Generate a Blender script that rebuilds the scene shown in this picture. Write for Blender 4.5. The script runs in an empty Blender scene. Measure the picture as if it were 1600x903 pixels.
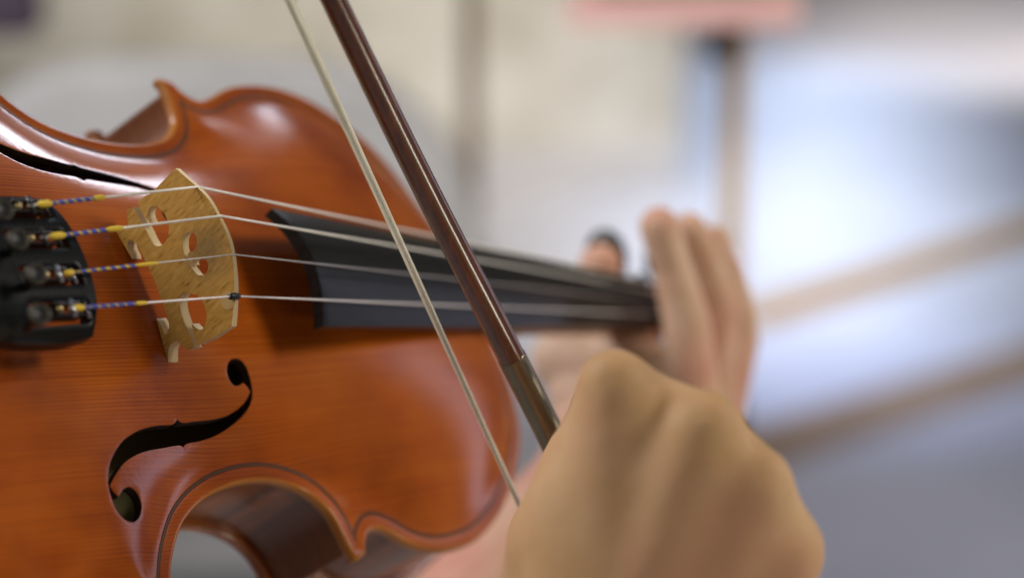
import bpy, bmesh, math, random
import numpy as np
from mathutils import Vector, Matrix
from mathutils.geometry import delaunay_2d_cdt

random.seed(7); rng = np.random.default_rng(7)
sc = bpy.context.scene
COL = sc.collection
MM = 0.001

# ------------------------------------------------------------------ camera
PITCH = math.radians(15.0)
CAM = np.array([0.0, 0.0, 1.45])
FPX, CU, CV = 3530.8, 800.0, 451.5
cam_d = bpy.data.cameras.new("camera")
cam = bpy.data.objects.new("camera", cam_d); COL.objects.link(cam)
cam.location = CAM
cam.rotation_euler = (math.radians(90) - PITCH, 0, 0)
cam_d.sensor_width = 36.0
cam_d.lens = 36.0 * FPX / 1600.0
cam_d.clip_start = 0.02; cam_d.clip_end = 60
cam_d.dof.use_dof = True
cam_d.dof.focus_distance = 0.640
cam_d.dof.aperture_fstop = cam_d.lens / 15.5
cam_d.dof.aperture_blades = 0
sc.camera = cam
cp, sp = math.cos(PITCH), math.sin(PITCH)
MW = np.array([[1, 0, 0], [0, -sp, cp], [0, -cp, -sp]], float)     # columns: right, down, forward

# pose of the violin seen from the camera (mm)
def rod(r):
    a = np.linalg.norm(r); k = r / a
    K = np.array([[0, -k[2], k[1]], [k[2], 0, -k[0]], [-k[1], k[0], 0]])
    return np.eye(3) + np.sin(a) * K + (1 - np.cos(a)) * K @ K
RV = rod(np.array([-3.0909575556, 0.4425320968, -1.7160145915]))
TV = np.array([-117.251996, 8.02558, 662.084926])
CVIO = -RV.T @ TV

# ------------------------------------------------------------------ world, lamps, exposure
w = bpy.data.worlds.new("World"); sc.world = w; w.use_nodes = True
bg = w.node_tree.nodes['Background']
bg.inputs[0].default_value = (0.80, 0.76, 0.74, 1); bg.inputs[1].default_value = 0.13
sc.view_settings.view_transform = 'Standard'
sc.view_settings.look = 'None'
sc.view_settings.exposure = 0.0
sc.view_settings.gamma = 1.0

def world_pt(c):            # camera-frame (right, down, forward) metres -> world
    return CAM + MW @ np.asarray(c, float)
def vio_dir(v):             # violin-frame direction -> world direction
    return MW @ (RV @ np.asarray(v, float))
VR = MW @ RV
VT = CAM + MW @ (TV * MM)
def vw(p):                  # violin mm -> world
    return VT + VR @ (np.asarray(p, float) * MM)
def cw(u, v, d):            # a point on the line of sight at forward distance d mm -> world
    return world_pt([(u - CU) / FPX * d * MM, (v - CV) / FPX * d * MM, d * MM])

def area(name, loc, target, size, size_y, power, color):
    L = bpy.data.lights.new(name, 'AREA'); L.shape = 'RECTANGLE'
    L.size = size; L.size_y = size_y; L.energy = power; L.color = color
    o = bpy.data.objects.new(name, L); COL.objects.link(o)
    o.location = loc
    d = Vector(target) - Vector(loc)
    o.rotation_euler = d.to_track_quat('-Z', 'Y').to_euler()
    return o
VC = vw([20, 0, 10])
#LIGHTS
def from_dir(d, dist_): d = np.array(d, float); return tuple(VC + d / np.linalg.norm(d) * dist_)
area("side_window_light", from_dir((0.77, 0.61, -0.03), 2.6), VC, 0.30, 1.5, 3.0, (0.74, 0.76, 1.0))
fa = area("f_hole_glint_light", tuple(vw([-15, 46, 12]) + 0.6 * np.array([0.25, 0.905, 0.34])), vw([-30, 46, 12]), 0.125, 0.05, 0.0065, (0.80, 0.86, 1.0)); fa.data.spread = math.radians(22)  # added close to the violin, narrow beam for the glint by the bass f-hole
area("low_lamp_light", from_dir((0.91, -0.32, -0.27), 1.8), VC, 0.20, 0.40, 4.5, (1.0, 0.93, 0.74))
area("ceiling_light", from_dir((0.85, 0.0, 0.52), 3.4), VC, 1.1, 1.1, 53, (1.0, 0.93, 0.80))
area("room_light", from_dir((-0.55, -0.7, 0.6), 2.4), VC, 0.9, 0.9, 12, (1.0, 0.88, 0.68))
area("chair_fill_light", (-1.3, 1.0, 2.5), (-0.35, 2.4, 0.8), 0.7, 0.7, 34, (0.96, 0.97, 1.0))  # added lamp that brightens the chair, no window there
def spot(name, loc, target, power, color, deg):
    L = bpy.data.lights.new(name, 'SPOT'); L.energy = power; L.color = color; L.spot_size = math.radians(deg); L.spot_blend = 1.0; L.shadow_soft_size = 0.25
    o = bpy.data.objects.new(name, L); COL.objects.link(o); o.location = loc
    o.rotation_euler = (Vector(target) - Vector(loc)).to_track_quat('-Z', 'Y').to_euler()
fw = area("floor_patch_light", (0.98, 7.0, 1.25), (0.98, 7.0, 0.0), 0.38, 4.0, 31, (0.68, 0.80, 1.0)); fw.data.spread = math.radians(75)  # added strip hung over the floor, stands in for daylight on it
fw.rotation_euler = (0, 0, math.radians(-7))
spot("near_floor_light", (0.8, 3.6, 3.0), (0.66, 4.75, 0), 560, (0.55, 0.66, 1.0), 22)  # added spot, lays a cool pool of light on the near floor
spot("front_floor_light", (1.6, 2.6, 2.9), (1.05, 3.9, 0), 150, (0.70, 0.74, 1.0), 50)  # added spot that lifts the front of the floor
spot("far_floor_light", (2.0, 7.0, 3.2), (2.7, 9.6, 0), 1500, (1.0, 0.92, 0.86), 60)  # added spot, brightens the distant floor for its reflection in the stick
spot("wall_fill_light", (0.0, 4.0, 3.2), (0.12, 5.9, 0.0), 430, (1.0, 0.94, 0.86), 46)  # added spot for the floor by the wall, not a fixture
spot("left_wall_fill_light", (-1.2, 4.2, 2.8), (-0.5, 6.5, 0.7), 330, (1.0, 0.92, 0.80), 52)  # added spot that brightens the left part of the wall
#ENDLIGHTS

# ------------------------------------------------------------------ materials
def mat(name, base=(0.5, 0.5, 0.5), rough=0.5, metal=0.0, coat=0.0, coat_rough=0.1, spec=0.5):
    m = bpy.data.materials.new(name); m.use_nodes = True
    b = m.node_tree.nodes['Principled BSDF']
    b.inputs['Base Color'].default_value = (*base, 1)
    b.inputs['Roughness'].default_value = rough
    b.inputs['Metallic'].default_value = metal
    b.inputs['Coat Weight'].default_value = coat
    b.inputs['Coat Roughness'].default_value = coat_rough
    b.inputs['Specular IOR Level'].default_value = spec
    return m
def N(m, t, **kw):
    n = m.node_tree.nodes.new(t)
    for k, v in kw.items():
        if k in n.inputs: n.inputs[k].default_value = v
        else: setattr(n, k, v)
    return n
def L(m, a, b): m.node_tree.links.new(a, b)
def bsdf(m): return m.node_tree.nodes['Principled BSDF']
def noise(m, scale_xyz, scale=1.0, detail=3.0, rough=0.5, dist=0.0):
    tc = N(m, 'ShaderNodeTexCoord'); mp = N(m, 'ShaderNodeMapping')
    mp.inputs['Scale'].default_value = scale_xyz
    L(m, tc.outputs['Object'], mp.inputs[0])
    n = N(m, 'ShaderNodeTexNoise'); n.inputs['Scale'].default_value = scale
    n.inputs['Detail'].default_value = detail; n.inputs['Roughness'].default_value = rough
    n.inputs['Distortion'].default_value = dist
    L(m, mp.outputs[0], n.inputs['Vector'])
    return n
def ramp(m, fac, stops):
    r = N(m, 'ShaderNodeValToRGB'); e = r.color_ramp.elements
    while len(e) > 1: e.remove(e[-1])
    e[0].position = stops[0][0]; e[0].color = (*stops[0][1], 1)
    for p, c in stops[1:]:
        x = e.new(p); x.color = (*c, 1)
    L(m, fac, r.inputs[0]); return r
def mix(m, fac, a, b, mode='MIX'):
    n = N(m, 'ShaderNodeMix', data_type='RGBA', blend_type=mode)
    for s, v in ((0, fac), (6, a), (7, b)):
        if hasattr(v, 'is_output'): L(m, v, n.inputs[s])
        elif s == 0: n.inputs[0].default_value = v
        else: n.inputs[s].default_value = (*v, 1)
    return n.outputs[2]
def bump(m, height, strength, dist, target='Normal'):
    b = N(m, 'ShaderNodeBump'); b.inputs['Strength'].default_value = strength
    b.inputs['Distance'].default_value = dist
    L(m, height, b.inputs['Height']); L(m, b.outputs[0], bsdf(m).inputs[target]); return b

def spruce():
    m = mat("varnished_spruce", rough=0.45, coat=0.60, coat_rough=0.12, spec=0.04)
    tc = N(m, 'ShaderNodeTexCoord'); mp = N(m, 'ShaderNodeMapping'); mp.inputs['Scale'].default_value = (0.02, 1, 0.05)
    L(m, tc.outputs['Object'], mp.inputs[0])
    wv = N(m, 'ShaderNodeTexWave', wave_type='BANDS', bands_direction='Y', wave_profile='SAW')
    wv.inputs['Scale'].default_value = 275; wv.inputs['Distortion'].default_value = 5.5; wv.inputs['Detail'].default_value = 2.0
    wv.inputs['Detail Scale'].default_value = 0.45; wv.inputs['Detail Roughness'].default_value = 0.6
    L(m, mp.outputs[0], wv.inputs[0])
    g = noise(m, (4, 1900, 40), 1.0, 3.0, 0.65)
    fine = noise(m, (22, 5200, 100), 1.0, 2.0, 0.6)
    big = noise(m, (20, 30, 30), 1.0, 3.0, 0.55)
    c = ramp(m, wv.outputs['Fac'], [(0.0, (0.55, 0.135, 0.006)), (0.50, (0.49, 0.112, 0.005)), (0.85, (0.15, 0.021, 0.002)), (1.0, (0.45, 0.10, 0.005))]).outputs[0]
    am = noise(m, (9, 60, 9), 1.0, 3.0, 0.6)
    c = mix(m, ramp(m, am.outputs[0], [(0.35, (0, 0, 0)), (0.65, (0.85, 0.85, 0.85))]).outputs[0], c, (0.43, 0.092, 0.005))
    c = mix(m, 0.42, c, ramp(m, g.outputs[0], [(0.34, (0.22, 0.032, 0.002)), (0.50, (0.44, 0.092, 0.005)), (0.66, (0.56, 0.14, 0.008))]).outputs[0])
    c = mix(m, 0.22, c, ramp(m, fine.outputs[0], [(0.3, (0.24, 0.038, 0.003)), (0.7, (0.62, 0.16, 0.010))]).outputs[0])
    bigr = ramp(m, big.outputs[0], [(0.32, (0.60, 0.47, 0.40)), (0.52, (0.90, 0.86, 0.82)), (0.72, (1.06, 1.14, 1.2))])
    c = mix(m, 1.0, c, bigr.outputs[0], 'MULTIPLY')
    at = N(m, 'ShaderNodeAttribute', attribute_name='edge_distance')
    wn = noise(m, (60, 60, 60), 1.0, 4.0, 0.7)
    add = N(m, 'ShaderNodeMath', operation='MULTIPLY_ADD'); L(m, wn.outputs[0], add.inputs[0]); add.inputs[1].default_value = -1.6
    L(m, at.outputs['Fac'], add.inputs[2])
    wr = ramp(m, add.outputs[0], [(0.0, (0.8, 0.8, 0.8)), (0.20, (0, 0, 0))])
    wr.color_ramp.elements[0].position = 0.0
    c = mix(m, wr.outputs[0], c, (0.46, 0.18, 0.03))
    L(m, c, bsdf(m).inputs['Base Color'])
    pk = noise(m, (1, 1, 1), 1300, 2.0, 0.6)
    pb = N(m, 'ShaderNodeMath', operation='MULTIPLY_ADD'); L(m, g.outputs[0], pb.inputs[0]); pb.inputs[1].default_value = 1.1
    L(m, pk.outputs[0], pb.inputs[2])
    b1 = bump(m, pb.outputs[0], 0.30, 0.00012)
    sp_ = noise(m, (620, 1500, 620), 1.0, 3.0, 0.62)
    b2 = N(m, 'ShaderNodeBump'); b2.inputs['Strength'].default_value = 0.42; b2.inputs['Distance'].default_value = 0.00012
    L(m, sp_.outputs[0], b2.inputs['Height']); L(m, b2.outputs[0], bsdf(m).inputs['Coat Normal'])
    return m
def maple(name, dark, light, rough=0.35, coat=0.8, flame=(150, 10, 8)):
    m = mat(name, rough=rough, coat=coat, coat_rough=0.16)
    f = noise(m, flame, 1.0, 2.0, 0.5, 0.6)
    n2 = noise(m, (30, 30, 500), 1.0, 3.0, 0.6)
    c = ramp(m, f.outputs[0], [(0.35, dark), (0.65, light)]).outputs[0]
    c = mix(m, 0.25, c, ramp(m, n2.outputs[0], [(0.3, dark), (0.7, light)]).outputs[0])
    L(m, c, bsdf(m).inputs['Base Color'])
    return m
M = {}
M['spruce'] = spruce()
M['rib'] = maple("flamed_maple", (0.095, 0.026, 0.007), (0.30, 0.095, 0.026), coat=0.45)
M['back'] = maple("back_maple", (0.22, 0.055, 0.010), (0.40, 0.12, 0.022))
M['inside'] = mat("bare_inner_maple", (0.72, 0.68, 0.32), 0.7)
M['edge'] = mat("worn_plate_edge", (0.38, 0.135, 0.018), 0.45, coat=0.25, coat_rough=0.2)
M['cut'] = mat("dark_cut_edge", (0.035, 0.016, 0.008), 0.6)
M['purf'] = mat("black_purfling", (0.012, 0.007, 0.004), 0.6, coat=0.1)
M['purf_mid'] = mat("tan_purfling", (0.16, 0.055, 0.010), 0.6, coat=0.1)
M['neck'] = maple("neck_maple", (0.24, 0.10, 0.03), (0.36, 0.17, 0.06), 0.5, 0.2)

def bridge_mat():
    m = mat("bridge_maple", rough=0.5, spec=0.35)
    tc = N(m, 'ShaderNodeTexCoord')
    ro = N(m, 'ShaderNodeMapping'); ro.inputs['Rotation'].default_value = (math.radians(9), 0, 0); L(m, tc.outputs['Object'], ro.inputs[0])
    def nz(scl, det, dis):
        q = N(m, 'ShaderNodeMapping'); q.inputs['Scale'].default_value = scl; L(m, ro.outputs[0], q.inputs[0])
        n = N(m, 'ShaderNodeTexNoise'); n.inputs['Scale'].default_value = 1.0; n.inputs['Detail'].default_value = det; n.inputs['Distortion'].default_value = dis
        L(m, q.outputs[0], n.inputs['Vector']); return n
    n = nz((120, 980, 230), 3, 0.3)
    c = ramp(m, n.outputs[0], [(0.28, (0.24, 0.105, 0.016)), (0.38, (0.44, 0.235, 0.045)), (0.60, (0.52, 0.30, 0.066)), (0.75, (0.60, 0.38, 0.11))]).outputs[0]
    n2 = nz((60, 260, 22), 1, 0.2)
    f2 = ramp(m, n2.outputs[0], [(0.27, (0.8, 0.8, 0.8)), (0.35, (0, 0, 0))]).outputs[0]
    c = mix(m, f2, c, (0.22, 0.095, 0.02))
    # rosin and finger dirt near the middle of the crown
    gm = N(m, 'ShaderNodeMapping'); gm.inputs['Location'].default_value = (0, 0.001, -0.042); L(m, tc.outputs['Object'], gm.inputs[0])
    ln = N(m, 'ShaderNodeVectorMath', operation='LENGTH'); L(m, gm.outputs[0], ln.inputs[0])
    gn = noise(m, (1, 1, 1), 420, 4, 0.7)
    md = N(m, 'ShaderNodeMath', operation='MULTIPLY_ADD'); L(m, gn.outputs[0], md.inputs[0]); md.inputs[1].default_value = 0.012; L(m, ln.outputs['Value'], md.inputs[2])
    fr = ramp(m, md.outputs[0], [(0.009, (0.75, 0.75, 0.75)), (0.017, (0, 0, 0))]).outputs[0]
    c = mix(m, fr, c, (0.15, 0.10, 0.045))
    L(m, c, bsdf(m).inputs['Base Color'])
    fb = noise(m, (300, 900, 900), 1.0, 2, 0.5)
    bump(m, fb.outputs[0], 0.2, 0.0001)
    return m
M['bridge'] = bridge_mat()
M['bridge_cut'] = mat("pale_bridge_cut", (0.72, 0.56, 0.30), 0.5)
def ebony(name, base, rough, c2=None):
    m = mat(name, base, rough, spec=0.16)
    n = noise(m, (12, 500, 500), 1.0, 3, 0.6)
    c2 = c2 or tuple(x * 2.1 for x in base)
    L(m, ramp(m, n.outputs[0], [(0.35, base), (0.75, c2)]).outputs[0], bsdf(m).inputs['Base Color'])
    bump(m, n.outputs[0], 0.12, 0.0001)
    return m
M['fboard'] = ebony("worn_ebony", (0.008, 0.008, 0.008), 0.30)
M['tail'] = ebony("black_composite", (0.005, 0.006, 0.007), 0.30)
M['black_metal'] = mat("black_metal", (0.012, 0.012, 0.013), 0.25, spec=0.7)
M['dull_black'] = mat("dull_black_screw", (0.013, 0.014, 0.016), 0.45)
M['dull_rim'] = mat("worn_screw_rim", (0.045, 0.040, 0.028), 0.42, metal=0.3)
M['brass'] = mat("brass_ball", (0.50, 0.40, 0.20), 0.3, metal=1)
M['steel'] = mat("bright_steel", (0.42, 0.44, 0.50), 0.25, metal=1)
M['silver'] = mat("silver_wound_string", (0.95, 0.91, 0.84), 0.45, metal=0.15)
M['alu'] = mat("dull_wound_string", (0.55, 0.52, 0.50), 0.42, metal=0.6)
M['steel_string'] = mat("plain_steel_string", (0.92, 0.88, 0.89), 0.4, metal=0.25)
M['yellow'] = mat("yellow_silk", (0.88, 0.62, 0.06), 0.7)
M['pale_silk'] = mat("pale_silk", (0.50, 0.44, 0.22), 0.7)
M['blue'] = mat("blue_silk", (0.07, 0.11, 0.55), 0.65)
M['sleeve'] = mat("black_rubber", (0.012, 0.013, 0.017), 0.4)
M['parch'] = mat("clear_parchment", (0.52, 0.36, 0.15), 0.3, coat=0.3)
def stick_mat():
    m = mat("pernambuco", rough=0.3, coat=0.9, coat_rough=0.14)
    n = noise(m, (400, 400, 12), 1.0, 3, 0.6)
    L(m, ramp(m, n.outputs[0], [(0.3, (0.060, 0.014, 0.006)), (0.7, (0.15, 0.042, 0.016))]).outputs[0], bsdf(m).inputs['Base Color'])
    return m
M['stick'] = stick_mat()
M['hair'] = mat("bow_hair", (0.96, 0.93, 0.76), 0.5)
M['winding'] = mat("silver_winding", (0.24, 0.20, 0.14), 0.25, metal=0.85)
M['leather'] = mat("dark_leather", (0.03, 0.015, 0.01), 0.6)
M['frog'] = mat("ebony_frog", (0.012, 0.011, 0.011), 0.3)
M['pearl'] = mat("pearl", (0.7, 0.72, 0.72), 0.25, coat=0.6)
def skin(name, a, b, red):
    m = mat(name, rough=0.58, spec=0.3)
    n = noise(m, (1, 1, 1), 38, 4, 0.6)
    n2 = noise(m, (1, 1, 1), 14, 2, 0.5)
    c = ramp(m, n.outputs[0], [(0.3, a), (0.7, b)]).outputs[0]
    c = mix(m, ramp(m, n2.outputs[0], [(0.44, (0, 0, 0)), (0.66, (0.9, 0.9, 0.9))]).outputs[0], c, red)
    L(m, c, bsdf(m).inputs['Base Color'])
    bs = bsdf(m)
    bs.inputs['Subsurface Weight'].default_value = 0.12
    bs.inputs['Subsurface Radius'].default_value = (0.006, 0.002, 0.001)
    bs.inputs['Subsurface Scale'].default_value = 0.6
    wr = noise(m, (1, 1, 1), 520, 3, 0.6); bump(m, wr.outputs[0], 0.25, 0.0004)
    return m
M['skin_r'] = skin("tanned_skin", (0.58, 0.34, 0.165), (0.68, 0.44, 0.25), (0.68, 0.34, 0.22))
M['skin_l'] = skin("lit_pink_skin", (0.66, 0.40, 0.26), (0.80, 0.56, 0.41), (0.68, 0.27, 0.20))  # left hand paler than the right: window light put into the colour
M['nail'] = mat("fingernail", (0.68, 0.40, 0.32), 0.3, coat=0.3)

# ------------------------------------------------------------------ object helpers
def meta(o, label=None, cat=None, group=None, kind=None):
    if label: o['label'] = label
    if cat: o['category'] = cat
    if group: o['group'] = group
    if kind: o['kind'] = kind
    return o
def link(name, me, mats=(), parent=None, smooth=True):
    o = bpy.data.objects.new(name, me); COL.objects.link(o)
    for m in mats: me.materials.append(m)
    if smooth and len(me.polygons): me.polygons.foreach_set('use_smooth', [True] * len(me.polygons))
    if parent: o.parent = parent
    return o
def pydata(name, V, F, mats=(), parent=None, smooth=True, midx=None):
    me = bpy.data.meshes.new(name)
    me.from_pydata([tuple(map(float, v)) for v in V], [], [tuple(map(int, f)) for f in F])
    o = link(name, me, mats, parent, smooth)
    if midx is not None: me.polygons.foreach_set('material_index', list(midx))
    me.update(); return o
def empty(name, loc=(0, 0, 0)):
    o = bpy.data.objects.new(name, None); COL.objects.link(o); o.location = loc
    o.empty_display_size = 0.02; return o
def frames(P):
    P = np.asarray(P, float); T = np.gradient(P, axis=0); T /= np.linalg.norm(T, axis=1)[:, None] + 1e-12
    up = np.array([0, 0, 1.0]) if abs(T[0][2]) < 0.9 else np.array([0, 1.0, 0])
    A = []; a = np.cross(T[0], up); a /= np.linalg.norm(a)
    for t in T:
        a = a - t * (a @ t); a /= np.linalg.norm(a); A.append(a.copy())
    A = np.array(A); B = np.cross(T, A)
    return P, T, A, B
def tube_geo(P, r, n=12, cap=True):
    P, T, A, B = frames(P); k = len(P)
    r = np.full(k, r) if np.isscalar(r) else np.asarray(r, float)
    th = np.linspace(0, 2 * np.pi, n, endpoint=False)
    V = (P[:, None] + r[:, None, None] * (np.cos(th)[None, :, None] * A[:, None] + np.sin(th)[None, :, None] * B[:, None])).reshape(-1, 3)
    F = [(i * n + j, i * n + (j + 1) % n, (i + 1) * n + (j + 1) % n, (i + 1) * n + j) for i in range(k - 1) for j in range(n)]
    if cap: F += [tuple(range(n))[::-1], tuple((k - 1) * n + j for j in range(n))]
    return V, F
def tube(name, P, r, m, parent=None, n=12):
    V, F = tube_geo(np.asarray(P) , r, n); return pydata(name, V, F, [m], parent)
def join_geo(parts):
    V, F, o = [], [], 0
    for v, f in parts:
        V += [tuple(x) for x in v]; F += [tuple(i + o for i in q) for q in f]; o += len(v)
    return V, F
def lathe_geo(axis_o, axis_d, prof, n=24):      # prof: (distance along axis, radius)
    d = np.asarray(axis_d, float); d /= np.linalg.norm(d)
    a = np.cross(d, [0, 0, 1.0]) if abs(d[2]) < .9 else np.cross(d, [0, 1.0, 0]); a /= np.linalg.norm(a); b = np.cross(d, a)
    V = []; F = []
    for s, r in prof:
        for j in range(n):
            t = 2 * np.pi * j / n
            V.append(np.asarray(axis_o, float) + d * s + r * (math.cos(t) * a + math.sin(t) * b))
    k = len(prof)
    for i in range(k - 1):
        for j in range(n): F.append((i * n + j, i * n + (j + 1) % n, (i + 1) * n + (j + 1) % n, (i + 1) * n + j))
    F.append(tuple(range(n))[::-1]); F.append(tuple((k - 1) * n + j for j in range(n)))
    return V, F
def box_geo(c, s, R=None):
    V = [np.array([x, y, z], float) * np.asarray(s) / 2 for x in (-1, 1) for y in (-1, 1) for z in (-1, 1)]
    if R is not None: V = [R @ v for v in V]
    V = [v + np.asarray(c, float) for v in V]
    return V, [(0, 1, 3, 2), (4, 6, 7, 5), (0, 4, 5, 1), (2, 3, 7, 6), (0, 2, 6, 4), (1, 5, 7, 3)]
def bevel(o, wdt, seg=2):
    md = o.modifiers.new('bevel', 'BEVEL'); md.width = wdt; md.segments = seg; md.limit_method = 'ANGLE'; md.angle_limit = math.radians(40)
    md.harden_normals = False
    return o

# ------------------------------------------------------------------ 2-D helpers (mm)
def cat(pts, step=1.0, closed=False):
    P = np.asarray(pts, float)
    if closed: P = np.vstack([P[-1], P, P[0], P[1]])
    else: P = np.vstack([2 * P[0] - P[1], P, 2 * P[-1] - P[-2]])
    out = []
    for i in range(1, len(P) - 2):
        p0, p1, p2, p3 = P[i - 1:i + 3]
        # centripetal
        t0 = 0; t1 = t0 + max(np.linalg.norm(p1 - p0), 1e-6) ** .5; t2 = t1 + max(np.linalg.norm(p2 - p1), 1e-6) ** .5; t3 = t2 + max(np.linalg.norm(p3 - p2), 1e-6) ** .5
        n = max(1, int(round(np.linalg.norm(p2 - p1) / step)))
        for k in range(n):
            t = t1 + (t2 - t1) * k / n
            A1 = (t1 - t) / (t1 - t0) * p0 + (t - t0) / (t1 - t0) * p1
            A2 = (t2 - t) / (t2 - t1) * p1 + (t - t1) / (t2 - t1) * p2
            A3 = (t3 - t) / (t3 - t2) * p2 + (t - t2) / (t3 - t2) * p3
            B1 = (t2 - t) / (t2 - t0) * A1 + (t - t0) / (t2 - t0) * A2
            B2 = (t3 - t) / (t3 - t1) * A2 + (t - t1) / (t3 - t1) * A3
            out.append((t2 - t) / (t2 - t1) * B1 + (t - t1) / (t2 - t1) * B2)
    if not closed: out.append(P[-2])
    return np.array(out)
def pip(poly, Q):
    x, y = Q[:, 0], Q[:, 1]; ins = np.zeros(len(Q), bool)
    a = poly; b = np.roll(poly, -1, axis=0)
    for (x1, y1), (x2, y2) in zip(a, b):
        if y1 == y2: continue
        c = ((y1 > y) != (y2 > y)) & (x < (x2 - x1) * (y - y1) / (y2 - y1) + x1)
        ins ^= c
    return ins
def dist(poly, Q, closed=True):
    a = poly if closed else poly[:-1]; b = np.roll(poly, -1, axis=0) if closed else poly[1:]
    D = np.full(len(Q), 1e9)
    for p, q in zip(a, b):
        d = q - p; l = d @ d + 1e-12
        t = np.clip(((Q - p) @ d) / l, 0, 1)
        e = Q - p - t[:, None] * d
        D = np.minimum(D, (e * e).sum(1))
    return np.sqrt(D)
def area2(P): return 0.5 * np.sum(P[:, 0] * np.roll(P[:, 1], -1) - np.roll(P[:, 0], -1) * P[:, 1])
def inset(P, d):            # closed, keeps only points truly d away; positive = inwards
    T = np.roll(P, -1, axis=0) - np.roll(P, 1, axis=0); T /= np.linalg.norm(T, axis=1)[:, None] + 1e-9
    Nn = np.c_[-T[:, 1], T[:, 0]] * (1 if area2(P) > 0 else -1)
    Q = P + Nn * d
    return Q
def clean_inset(P, d, tol=0.12):
    Q = inset(P, d); ok = dist(P, Q) > abs(d) - tol
    ok &= pip(P, Q) if d > 0 else ~pip(P, Q)
    return Q[ok]
def resample(P, step, closed=True):
    Q = np.vstack([P, P[:1]]) if closed else P
    s = np.r_[0, np.cumsum(np.linalg.norm(np.diff(Q, axis=0), axis=1))]
    n = max(4, int(s[-1] / step)); t = np.linspace(0, s[-1], n, endpoint=not closed)
    return np.c_[np.interp(t, s, Q[:, 0]), np.interp(t, s, Q[:, 1])]

def ray_v(u, v):
    d = RV.T @ np.array([(u - CU) / FPX, (v - CV) / FPX, 1.0]); return d / np.linalg.norm(d)
def on_plane(u, v, ax, val):
    d = ray_v(u, v); return CVIO + (val - CVIO[ax]) / d[ax] * d

# ------------------------------------------------------------------ violin body outline (mm; x towards the scroll, y towards the bass side)
up_b = [(198, 0), (198.2, 12), (197.5, 22), (194.5, 32), (188.5, 46), (181, 60.5), (168.5, 73.5), (152, 83.3), (136, 87.8), (121, 88.6), (109, 87.2), (100, 84.3), (91, 80.8), (83.5, 80.2), (78, 83.0), (74.6, 86.8)]
c_b = [(70.0, 87.4), (70.4, 82.5), (70.2, 77), (68.0, 70.2), (61.5, 64.6), (50.7, 61.4), (36.9, 60.6), (20.1, 62.2), (2.9, 67.2), (-8.7, 75.5), (-14.5, 83), (-19.5, 91.5)]
low_b = [(-25.5, 94.5), (-31, 93.2), (-40, 94.2), (-52, 99), (-72, 106), (-96, 109), (-120, 106), (-142, 95), (-160, 75), (-171, 48), (-175.5, 20), (-176, 0)]
up_t = [(198, 0), (198.2, -12), (198, -24), (196.5, -35), (189.5, -51.5), (174.5, -66.5), (153.5, -80), (135, -86.8), (115, -88.4), (104, -86.8), (95.8, -83.4), (88, -78.6), (82.0, -77.0), (76.5, -79.0), (72.2, -84.6)]
c_t = [(66.4, -86.2), (65.0, -82.0), (64.6, -76), (63.0, -69.5), (57.3, -62.9), (45.2, -57.6), (30.8, -56.0), (11.2, -58.8), (-4, -65.6), (-14.0, -75.0), (-19, -82.4), (-23.0, -91.5)]
low_t = [(-29, -94.5), (-34, -93.2), (-43, -94.2)] + [(x, -y) for x, y in low_b[4:]]
segs = [cat(up_b, 1.1), cat(c_b, 0.9), cat(low_b, 2.0), cat(low_t, 2.0)[::-1], cat(c_t, 0.9)[::-1], cat(up_t, 1.1)[::-1]]
OUT = []
for s in segs:
    for q in s:
        if not OUT or np.linalg.norm(np.array(OUT[-1]) - q) > 0.25: OUT.append(tuple(q))
if np.linalg.norm(np.array(OUT[0]) - OUT[-1]) < 0.3: OUT.pop()
OUT = np.array(OUT)            # x+ start, bass side, tail, treble side

# arching: membrane over the outline, then a recurved profile
GX0, GY0, GS = -186.0, -118.0, 2.0
gx = np.arange(GX0, 210, GS); gy = np.arange(GY0, 119, GS)
GXX, GYY = np.meshgrid(gx, gy, indexing='ij')
inside = pip(OUT, np.c_[GXX.ravel(), GYY.ravel()]).reshape(GXX.shape)
U = np.zeros(GXX.shape)
par = (np.add.outer(np.arange(len(gx)), np.arange(len(gy))) % 2)
om = 1.94
for it in range(600):
    for p in (0, 1):
        nb = np.zeros_like(U)
        nb[1:-1, 1:-1] = (U[2:, 1:-1] + U[:-2, 1:-1] + U[1:-1, 2:] + U[1:-1, :-2] + GS * GS) / 4
        sel = inside & (par == p)
        U[sel] += om * (nb[sel] - U[sel])
jc = int(np.argmin(np.abs(gy))); UC = np.maximum(U[:, max(jc - 2, 0):jc + 3].max(1), 1.0)
for _ in range(6): UC = np.convolve(np.pad(UC, 2, mode='edge'), np.ones(5) / 5, 'valid')
UC = np.maximum(UC, U.max(1) + 1e-6)
TT = U / UC[:, None]
HX = 15.6 * np.clip(UC / UC[np.argmin(np.abs(gx))], 0, None) ** 0.55
HX = HX / (1 + (HX / 16.2) ** 6) ** (1 / 6) * 1.105
ZG = HX[:, None] * (0.62 * TT ** 2 * (3 - 2 * TT) + 0.38 * TT ** 1.15)
def cubic(G, q):
    fx = (q[:, 0] - GX0) / GS; fy = (q[:, 1] - GY0) / GS
    ix = np.clip(np.floor(fx).astype(int), 1, len(gx) - 3); iy = np.clip(np.floor(fy).astype(int), 1, len(gy) - 3)
    tx = fx - ix; ty = fy - iy
    def wts(t): return [(-t**3 + 3*t**2 - 3*t + 1) / 6, (3*t**3 - 6*t**2 + 4) / 6, (-3*t**3 + 3*t**2 + 3*t + 1) / 6, t**3 / 6]
    wx, wy = wts(tx), wts(ty); r = 0
    for a in range(4):
        for b in range(4): r = r + wx[a] * wy[b] * G[ix + a - 1, iy + b - 1]
    return r
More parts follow.
